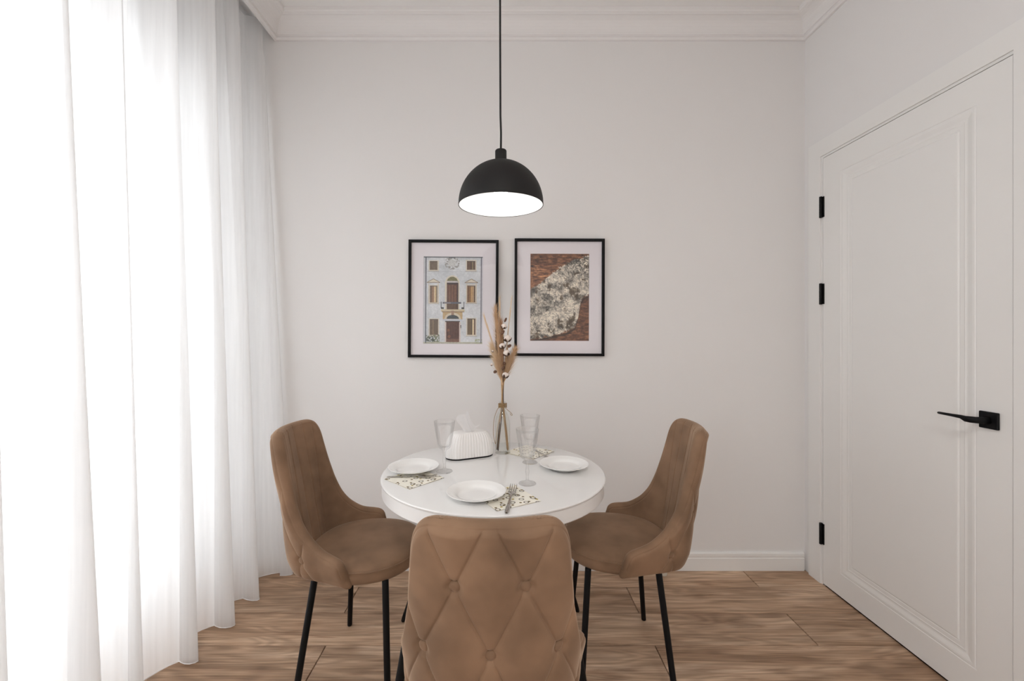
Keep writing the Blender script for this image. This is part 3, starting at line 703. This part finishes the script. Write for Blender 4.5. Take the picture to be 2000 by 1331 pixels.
plume((.006, .003, .33), (.038, .004, .64), .007, 110, 5, M_plume2)
plume((.001, -.003, .29), (-.006, -.006, .54), .022, 520, 6, M_plume3)
plume((.003, .004, .29), (.024, .006, .38), .026, 420, 7)
plume((0, -.004, .275), (-.018, -.008, .38), .024, 420, 8)
plume((-.010, .002, .34), (-.012, .002, .635), .012, 200, 9, M_plume2)
def boll(p, r_, seed):
    r = random.Random(seed); bm = bmesh.new(); bmesh.ops.create_icosphere(bm, subdivisions=4, radius=r_)
    for v in bm.verts:
        q = v.co.normalized(); a = math.atan2(q.y, q.x)
        v.co *= .92+.13*abs(math.cos(2*a+seed))*(1-abs(q.z)**2)+.06*noise.noise(q*5+Vector((seed, 0, 0))); v.co.z *= .92
    o = link('cotton_boll', bmesh_mesh('cotton_boll', bm), M_cotton, bq, p, (r.uniform(-.5, .5), r.uniform(-.5, .5), 0), smooth=True)
    bag = Bag()
    for k in range(5):
        a = 2*PI*k/5+seed; c, s_ = math.cos(a), math.sin(a); w = r_*.42
        pts = [(.15, -.95, .2), (.75, -.75, .9), (1.12, -.15, .75), (1.25, .25, .08)]
        vv = []
        for q, z, ww in pts:
            for sgn in (-1, 1): vv.append((q*r_*c-sgn*w*ww*s_, q*r_*s_+sgn*w*ww*c, z*r_))
            vv.append((q*r_*.93*c, q*r_*.93*s_, z*r_-.0012))
        ff = []
        for i in range(3):
            for j in range(3): jj = (j+1) % 3; ff.append((3*i+j, 3*i+jj, 3*i+3+jj, 3*i+3+j))
        bag.add(vv, ff)
    bag.build('calyx', M_calyx, o)
for i, (x, y_, z, r_) in enumerate(((.006, -.016, .515, .013), (.020, -.014, .466, .0175), (-.001, -.018, .436, .0145), (.016, -.020, .408, .016), (.012, -.022, .318, .0150), (-.044, -.006, .360, .0065), (-.040, -.008, .414, .0055))):
    boll((x, y_, z), r_*.86, i*1.7)
# small dark seed heads along the twigs
for i, (x, y_, z) in enumerate(((.012, -.012, .54), (.001, -.014, .49), (.028, -.012, .435), (.008, -.016, .365), (-.03, -.008, .33), (.002, -.014, .345))):
    bm = bmesh.new(); bmesh.ops.create_icosphere(bm, subdivisions=2, radius=.0065)
    for v in bm.verts: v.co.z *= 1.6; v.co.x *= .7
    link('seed_head', bmesh_mesh('seed_head', bm), M_calyx, bq, (x, y_, z), (.5*i, .4, i), smooth=True)
# twine wound round the neck with hanging loops
tw = empty('twine_bow', (BX, BY, TZ)); tag(tw, 'brown jute twine bow tied round the neck of the bottle', 'twine')
pts = [(.0165*math.cos(a), .0165*math.sin(a), .184+.0045*a/(2*PI)) for a in np.linspace(0, 2*PI*4, 90)]
tube('winding', pts, .0016, M_twine, tw, 6)
for nm, P_ in (('loop', [(-.002, -.017, .192), (-.020, -.026, .182), (-.034, -.030, .140), (-.037, -.030, .085), (-.030, -.030, .048), (-.026, -.030, .050), (-.022, -.030, .090), (-.014, -.030, .140), (-.006, -.022, .178), (-.001, -.017, .192)]),
               ('loop', [(.002, -.017, .192), (.008, -.024, .165), (.014, -.032, .120), (.019, -.033, .080), (.021, -.033, .060)]),
               ('loose_end', [(0, -.017, .192), (.012, -.024, .186), (.024, -.028, .176), (.034, -.030, .168), (.039, -.030, .160), (.035, -.030, .158), (.030, -.029, .166)])):
    tube(nm, catmull(P_, 6), .0011, M_twine, tw, 6)

# ------------------------------------------------------------------ pendant lamp
PX, PY, PZ = -.005, 1.53, 1.690
lamp = empty('pendant_lamp', (PX, PY, PZ)); tag(lamp, 'black dome pendant lamp with white inside hanging over the table', 'lamp')
R_ = .1505
op = [(R_*math.cos(a), .003+(R_+.004)*math.sin(a)) for a in np.linspace(0, PI/2*.93, 40)]
sh = link('shade', lathe_mesh('shade', [(R_-.0022, 0), (R_, .0)]+op+[(.012, op[-1][1]+.001), (.012, op[-1][1]-.002)]+[(R_*.985*math.cos(a), .003+(R_-.001)*math.sin(a)) for a in np.linspace(PI/2*.93, 0, 40)][:0], 128), M_black2, lamp, smooth=True)
ip = [((R_-.0022)*math.cos(a), .0012+(R_-.0005)*math.sin(a)) for a in np.linspace(0, PI/2, 40)]
link('shade_lining', lathe_mesh('shade_lining', ip, 128), M_shadein, lamp, smooth=True)
sc_ = link('socket_cup', lathe_mesh('socket_cup', [(0, .150), (.0205, .150), (.0205, .1945), (.0185, .1975), (.004, .1985), (.0035, .205), (0, .205)], 48), M_black2, lamp); smooth_by_angle(sc_, 40)
zc = ZC-PZ
tube('cord', [(0, 0, .204), (.0005, 0, .26), (-.0015, 0, .32), (-.0025, 0, .6), (-.003, 0, zc-.02)], .0036, M_black2, lamp, 10)
link('canopy', lathe_mesh('canopy', [(0, zc-.028), (.045, zc-.028), (.05, zc-.022), (.05, zc), (0, zc)], 48), M_black2, lamp)
link('bulb_holder', lathe_mesh('bulb_holder', [(0, .146), (.02, .146), (.02, .105), (0, .105)], 32), M_shadein, lamp)
M_bulb = bpy.data.materials.new('lit_bulb'); M_bulb.use_nodes = True; bb = M_bulb.node_tree.nodes['Principled BSDF']
bb.inputs['Emission Color'].default_value = (1, .97, .92, 1); bb.inputs['Emission Strength'].default_value = 6
link('bulb', lathe_mesh('bulb', [(0, .036)]+[(.030*math.cos(a), .066+.030*math.sin(a)) for a in np.linspace(-PI/2*.95, PI/2*.6, 16)]+[(.014, .105), (0, .106)], 32), M_bulb, lamp, smooth=True)

# unseen fill light added on the ceiling behind the viewer to brighten the room
cl = empty('fill_light', (.1, -1.1, ZC)); tag(cl, 'round white fill light added on the ceiling behind the viewer', 'lamp')
link('rim', lathe_mesh('rim', [(.23, 0), (.245, 0), (.245, -.05), (.235, -.055), (.23, -.05)], 64), M_uv, cl)
M_diff = bpy.data.materials.new('fill_diffuser'); M_diff.use_nodes = True; q_ = M_diff.node_tree.nodes['Principled BSDF']
q_.inputs['Emission Color'].default_value = (1, .975, .94, 1); q_.inputs['Emission Strength'].default_value = 30
link('diffuser', lathe_mesh('diffuser', [(.229, -.048), (.18, -.056), (.10, -.061), (0, -.063)], 64), M_diff, cl, smooth=True)

# ------------------------------------------------------------------ framed prints
def fbm(x, y, sc, seed, oct_=5):
    out = np.zeros(x.shape); amp = 1; tot = 0; r = np.random.default_rng(seed)
    for o_ in range(oct_):
        g = r.random((64, 64)); xx, yy = x*sc, y*sc; xi, yi = np.floor(xx).astype(int), np.floor(yy).astype(int); fx, fy = xx-xi, yy-yi
        fx, fy = fx*fx*(3-2*fx), fy*fy*(3-2*fy)
        G = lambda a, b: g[a % 64, b % 64]
        out += amp*((G(xi, yi)*(1-fx)+G(xi+1, yi)*fx)*(1-fy)+(G(xi, yi+1)*(1-fx)+G(xi+1, yi+1)*fx)*fy); tot += amp; amp *= .55; sc *= 2.03
    return out/tot
def facade(w, h):
    x, y = np.meshgrid(np.linspace(826, 942.5, w), np.linspace(498, 670, h)); n1 = fbm(x, y, .06, 3); n2 = fbm(x, y, .5, 4)
    C = np.array([208, 212, 216.])+(n1[..., None]-.5)*np.array([50, 46, 44])+(n2[..., None]-.5)*34
    def put(m_, c, nz=20, a=1.): 
        cc = np.array(c, float)+(n2[..., None]-.5)*2*nz; C[m_] = (C*(1-a)+cc*a)[m_]
    def rc(x0, x1, y0, y1): return (x > x0) & (x < x1) & (y > y0) & (y < y1)
    put(rc(826, 830, 498, 670), (198, 200, 205), 14); put(rc(938, 943, 498, 670), (200, 200, 208), 14)
    # faint masonry courses and plaster stains
    for yy in (527.5, 545, 589): put(rc(832, 938, yy, yy+.7), (165, 170, 178), 8, .6)
    def shutter(x0, x1, y0, y1, c, strips):
        put(rc(x0-2.2, x1+2.2, y0-1.8, y1+2.4), (212, 205, 192), 10); put(rc(x0, x1, y0, y1), c, 20)
        for k in range(int(x1-x0)): put(rc(x0+k, x0+k+.35, y0, y1), tuple(q*.7 for q in c), 10, .7)
        for s0, s1, cc in strips: put(rc(s0, s1, y0+.6, y1-.6), cc, 16)
        put(rc(x0, x1, y0, y0+1.2), (70, 60, 50), 8); put(rc(x0-3, x1+3, y1+2.4, y1+3.2), (150, 148, 148), 8)
    shutter(838, 853.5, 507.5, 524.5, (118, 102, 86), []); shutter(911, 927.5, 506.5, 524, (104, 74, 54), [(919, 920.4, (25, 15, 12)), (920.6, 924, (125, 108, 82)), (924, 925, (40, 25, 20))])
    shutter(839, 853.5, 556, 588.5, (122, 100, 84), [(843, 848, (150, 118, 92)), (847, 849, (225, 205, 170)), (849.5, 851.5, (214, 190, 140)), (852, 853.5, (95, 90, 75))])
    shutter(912, 928, 555, 588, (150, 108, 66), [(919.5, 921.5, (205, 165, 110)), (922.8, 924, (222, 196, 150)), (924.6, 928, (95, 66, 38)), (913, 915, (110, 74, 44))])
    shutter(839, 855, 621.5, 652.5, (112, 94, 76), [(844.5, 846, (132, 112, 88))]); shutter(912.5, 928.5, 620, 652, (108, 88, 62), [(920.5, 922, (45, 30, 22)), (922, 925.4, (216, 196, 160)), (926, 928.4, (88, 46, 30))])
    for cx_ in (845.7, 920.2):
        d = np.abs(x-cx_); top = 542+d*.55
        put((d < 12.5) & (y > top) & (y < 549.5), (214, 206, 190), 10); put((d < 12.5) & (np.abs(y-top) < .7), (140, 126, 110), 8); put((d < 13) & (np.abs(y-549.3) < .7), (138, 124, 110), 8)
        put((d > 8.2) & (d < 10) & (y > 551) & (y < 590), (206, 196, 180), 8)
    # carved crest
    r = np.hypot((x-882)/15, (y-511)/13); put((r < 1) & (n2 > .52) & (r > .42), (140, 138, 136), 26); put((r < .55), (206, 208, 208), 22); put((r < .5) & (np.mod(x+y*.7, 3.2) < .8), (160, 160, 158), 10)
    put(rc(876, 888, 498, 501), (40, 42, 50), 10)
    # tall arched balcony door
    def arch(cx_, cy, rr): return (np.hypot(x-cx_, y-cy) < rr) & (y <= cy)
    put(arch(882.7, 549, 14) | rc(868.7, 896.7, 549, 602), (214, 208, 192), 10); put(arch(882.7, 549, 11.2), (120, 116, 78), 40); put(rc(872, 893.5, 546, 549.6), (196, 190, 190), 14)
    put(rc(871.5, 894.5, 549.6, 602), (96, 58, 38), 22); put(rc(871.5, 894.5, 549.6, 553), (44, 24, 22), 8)
    for xx in (877.5, 883, 888.5): put(rc(xx-.5, xx+.6, 555, 600), (142, 98, 66), 24, .7)
    put(rc(892, 894.5, 552, 602), (52, 26, 26), 8); put(rc(871.5, 894.5, 588, 601), (84, 62, 40), 30, .7)
    # balcony
    put(rc(864, 900, 587.6, 590.6), (88, 92, 104), 12); put(rc(866, 880, 589, 590.4), (160, 150, 150), 10)
    for x0, x1 in ((860.3, 861.8), (905, 906.6)): put(rc(x0, x1, 587, 600), (60, 66, 78), 10)
    put(rc(860.5, 866, 597.5, 601.5), (34, 40, 38), 16); put(rc(901, 906.5, 597.5, 601.5), (34, 40, 38), 16)
    put(rc(861, 907, 602, 606.3), (206, 192, 160), 12); put(rc(862, 906, 606.3, 607.4), (120, 96, 72), 10)
    put(rc(864.5, 903, 607.4, 621), (192, 164, 122), 18); put((np.hypot((x-883.8)/16, (y-621)/12.5) < 1) & (y < 621), (210, 200, 180), 10)
    put((np.hypot((x-883.8)/12.2, (y-620.5)/7.5) < 1) & (y < 620.5), (52, 62, 68), 14); put(rc(883.4, 884.2, 612, 620), (20, 24, 28), 4); put(rc(881, 886.5, 605, 613), (160, 128, 108), 14)
    put(rc(863.5, 902, 621, 624.3), (196, 202, 214), 8); put(rc(869, 898, 624.5, 627), (26, 20, 20), 6)
    put(rc(868.5, 899.6, 627, 667), (212, 200, 194), 10); put(rc(871.2, 896.8, 626, 666), (88, 50, 38), 22)
    for xx in (875, 880, 884, 888.5, 893): put(rc(xx-.3, xx+.4, 628, 664), (52, 28, 24), 10, .8)
    put((np.hypot(x-875.5, y-643) < 2.5) | (np.hypot(x-877, y-655) < 3), (150, 96, 66), 30, .7); put(rc(871, 897, 660, 666), (130, 92, 74), 16, .7)
    put(rc(898.8, 900.6, 632, 640) & (np.mod(y, 3) < 2), (24, 26, 28), 4)
    put((x < 858) & (x > 831) & (y > 650+4*np.abs(np.sin(x*.4))) & (n2 > .45), (112, 118, 92), 36); put(rc(831, 848, 656, 667) & (n2 > .5), (58, 68, 64), 20)
    put(rc(826, 943, 666, 670), (178, 176, 160), 26); put(rc(928, 942, 660, 668) & (n2 > .5), (150, 158, 120), 22)
    put(rc(829.6, 832, 499, 668), (84, 92, 104), 14); put(rc(938.4, 940, 499, 668), (66, 66, 84), 14); put(rc(826.5, 942, 498.6, 500.2), (96, 100, 108), 14)
    return C
def surf(w, h):
    x, y = np.meshgrid(np.linspace(213, 770, w), np.linspace(265, 1080, h))
    wx = x+70*(fbm(x, y, .012, 11)-.5); wy = y+70*(fbm(x, y, .012, 12)-.5)
    n1 = fbm(wx, wy, .018, 21); n2 = fbm(x, y, .09, 22); st = fbm(x*.25, y, .09, 23); n3 = fbm(wx, wy, .05, 24)
    br = np.stack([112+150*(st-.5)+90*(n2-.5), 70+120*(st-.5)+66*(n2-.5), 46+90*(st-.5)+50*(n2-.5)], -1)
    lit = np.exp(-((y-470)/110)**2)*np.exp(-((x-330)/170)**2); br += lit[..., None]*np.array([70, 56, 40.])*np.clip(st*2-.6, 0, 1)[..., None]
    up = np.interp(x, [213, 300, 400, 500, 620, 700, 770], [600, 545, 455, 385, 315, 300, 275]); lo = np.interp(x, [213, 400, 560, 640, 670, 690, 720, 770], [1075, 1035, 1000, 950, 840, 720, 670, 650])
    jit = 46*(n3-.5)+24*(n2-.5)
    m = np.clip((y-up+jit)/10, 0, 1)*np.clip((lo-y+jit)/10, 0, 1)
    rid = 1-np.abs(n1*2-1)*2.2; cr = np.abs(n3*2-1)
    g = 178+230*(n1-.5)+150*(n2-.5)+34*np.clip(rid, -1, 1)-90*np.clip(.14-cr, 0, 1)/.14
    holes = np.clip((.42-fbm(wx, wy, .018, 31))*9, 0, 1)*.8
    foam = np.stack([g*1.0, g*.955, g*.885], -1); foam = foam*(1-holes[..., None])+np.array([62, 46, 28.])*holes[..., None]
    up2 = np.clip((x+y*-.2-420)/200, 0, 1)*np.clip((520-y)/160, 0, 1); foam = foam*(1-.45*up2[..., None]*(n2[..., None] < .52))
    edge_d = np.clip(1-np.abs(y-lo-14)/16, 0, 1)*(1-m); br *= (1-.6*edge_d)[..., None]
    return br*(1-m[..., None])+foam*m[..., None]
def picture(name, xa, xb, za, zb, art, pr, tilt, label):
    w, h = xb-xa, zb-za; t = empty(name, ((xa+xb)/2, YB, (za+zb)/2)); t.rotation_euler = (0, tilt, 0); tag(t, label, 'picture', 'framed prints on the back wall')
    fw, dp = .0135, .018
    bm = bmesh.new(); P_ = [(0, 0), (dp, 0), (dp, fw-.002), (dp-.002, fw), (.006, fw), (0, fw)]
    v = []; f = []
    for sx, sz in ((-1, -1), (1, -1), (1, 1), (-1, 1)):
        for (d, q) in P_: v.append((sx*(w/2-q), -d-.001, sz*(h/2-q)))
    n = len(P_)
    for k in range(4):
        for i in range(n): j = (i+1) % n; a, b_ = k*n, ((k+1) % 4)*n; f.append((a+i, a+j, b_+j, b_+i))
    bm.free(); link('frame', weld(mesh('frame', v, f)), M_frame, t)
    bw, bh = w/2-fw+.001, h/2-fw+.001
    px0, px1, pz0_, pz1_ = pr
    # mount with a bevelled window cut for the print
    R4 = [[(-bw, -.0065, -bh), (bw, -.0065, -bh), (bw, -.0065, bh), (-bw, -.0065, bh)], [(px0, -.0065, pz0_), (px1, -.0065, pz0_), (px1, -.0065, pz1_), (px0, -.0065, pz1_)],
          [(px0+.001, -.005, pz0_+.001), (px1-.001, -.005, pz0_+.001), (px1-.001, -.005, pz1_-.001), (px0+.001, -.005, pz1_-.001)]]
    v = [p for r_ in R4 for p in r_]; f = []
    for k in range(2):
        for i in range(4): j = (i+1) % 4; f.append((4*k+i, 4*k+j, 4*k+4+j, 4*k+4+i))
    link('mount', mesh('mount', v, f), M_mount, t)
    W_, H_ = art.shape[1], art.shape[0]; gx, gz = np.meshgrid(np.linspace(px0, px1, W_), np.linspace(pz1_, pz0_, H_))
    V = np.stack([gx, np.full(gx.shape, -.0045), gz], -1).reshape(-1, 3)
    F = [(j*W_+i, (j+1)*W_+i, (j+1)*W_+i+1, j*W_+i+1) for j in range(H_-1) for i in range(W_-1)]
    me = mesh('print', V, F); ca = me.color_attributes.new('print', 'FLOAT_COLOR', 'POINT')
    c = np.concatenate([lin(np.clip(art, 4, 250)).reshape(-1, 3), np.ones((W_*H_, 1))], 1); ca.data.foreach_set('color', c.ravel().astype(np.float32))
    link('print', me, M_print, t)
    box('glazing', (-bw, -.0105, -bh), (bw, -.0085, bh), M_picglass, t)
picture('framed_picture', -.4885, -.0205, 1.110, 1.7225, facade(170, 250), (-.1575, .1525, -.2355, .2215), math.radians(.35), 'black framed print of an old pale house front with shutters')
picture('framed_picture', .0637, .5315, 1.118, 1.7290, surf(170, 250), (-.1520, .1560, -.2270, .2290), math.radians(.2), 'black framed print of foaming surf on brown sand')

# ------------------------------------------------------------------ little door stop by the skirting
ds = link('door_stop', lathe_mesh('door_stop', [(0, 0), (.019, 0), (.020, .003), (.018, .020), (.014, .032), (.008, .036), (0, .037)], 32), M_cream, None, (.825, 2.205, 0), smooth=True)
tag(ds, 'small cream knob on the floor behind the door-side chair', 'door stop')
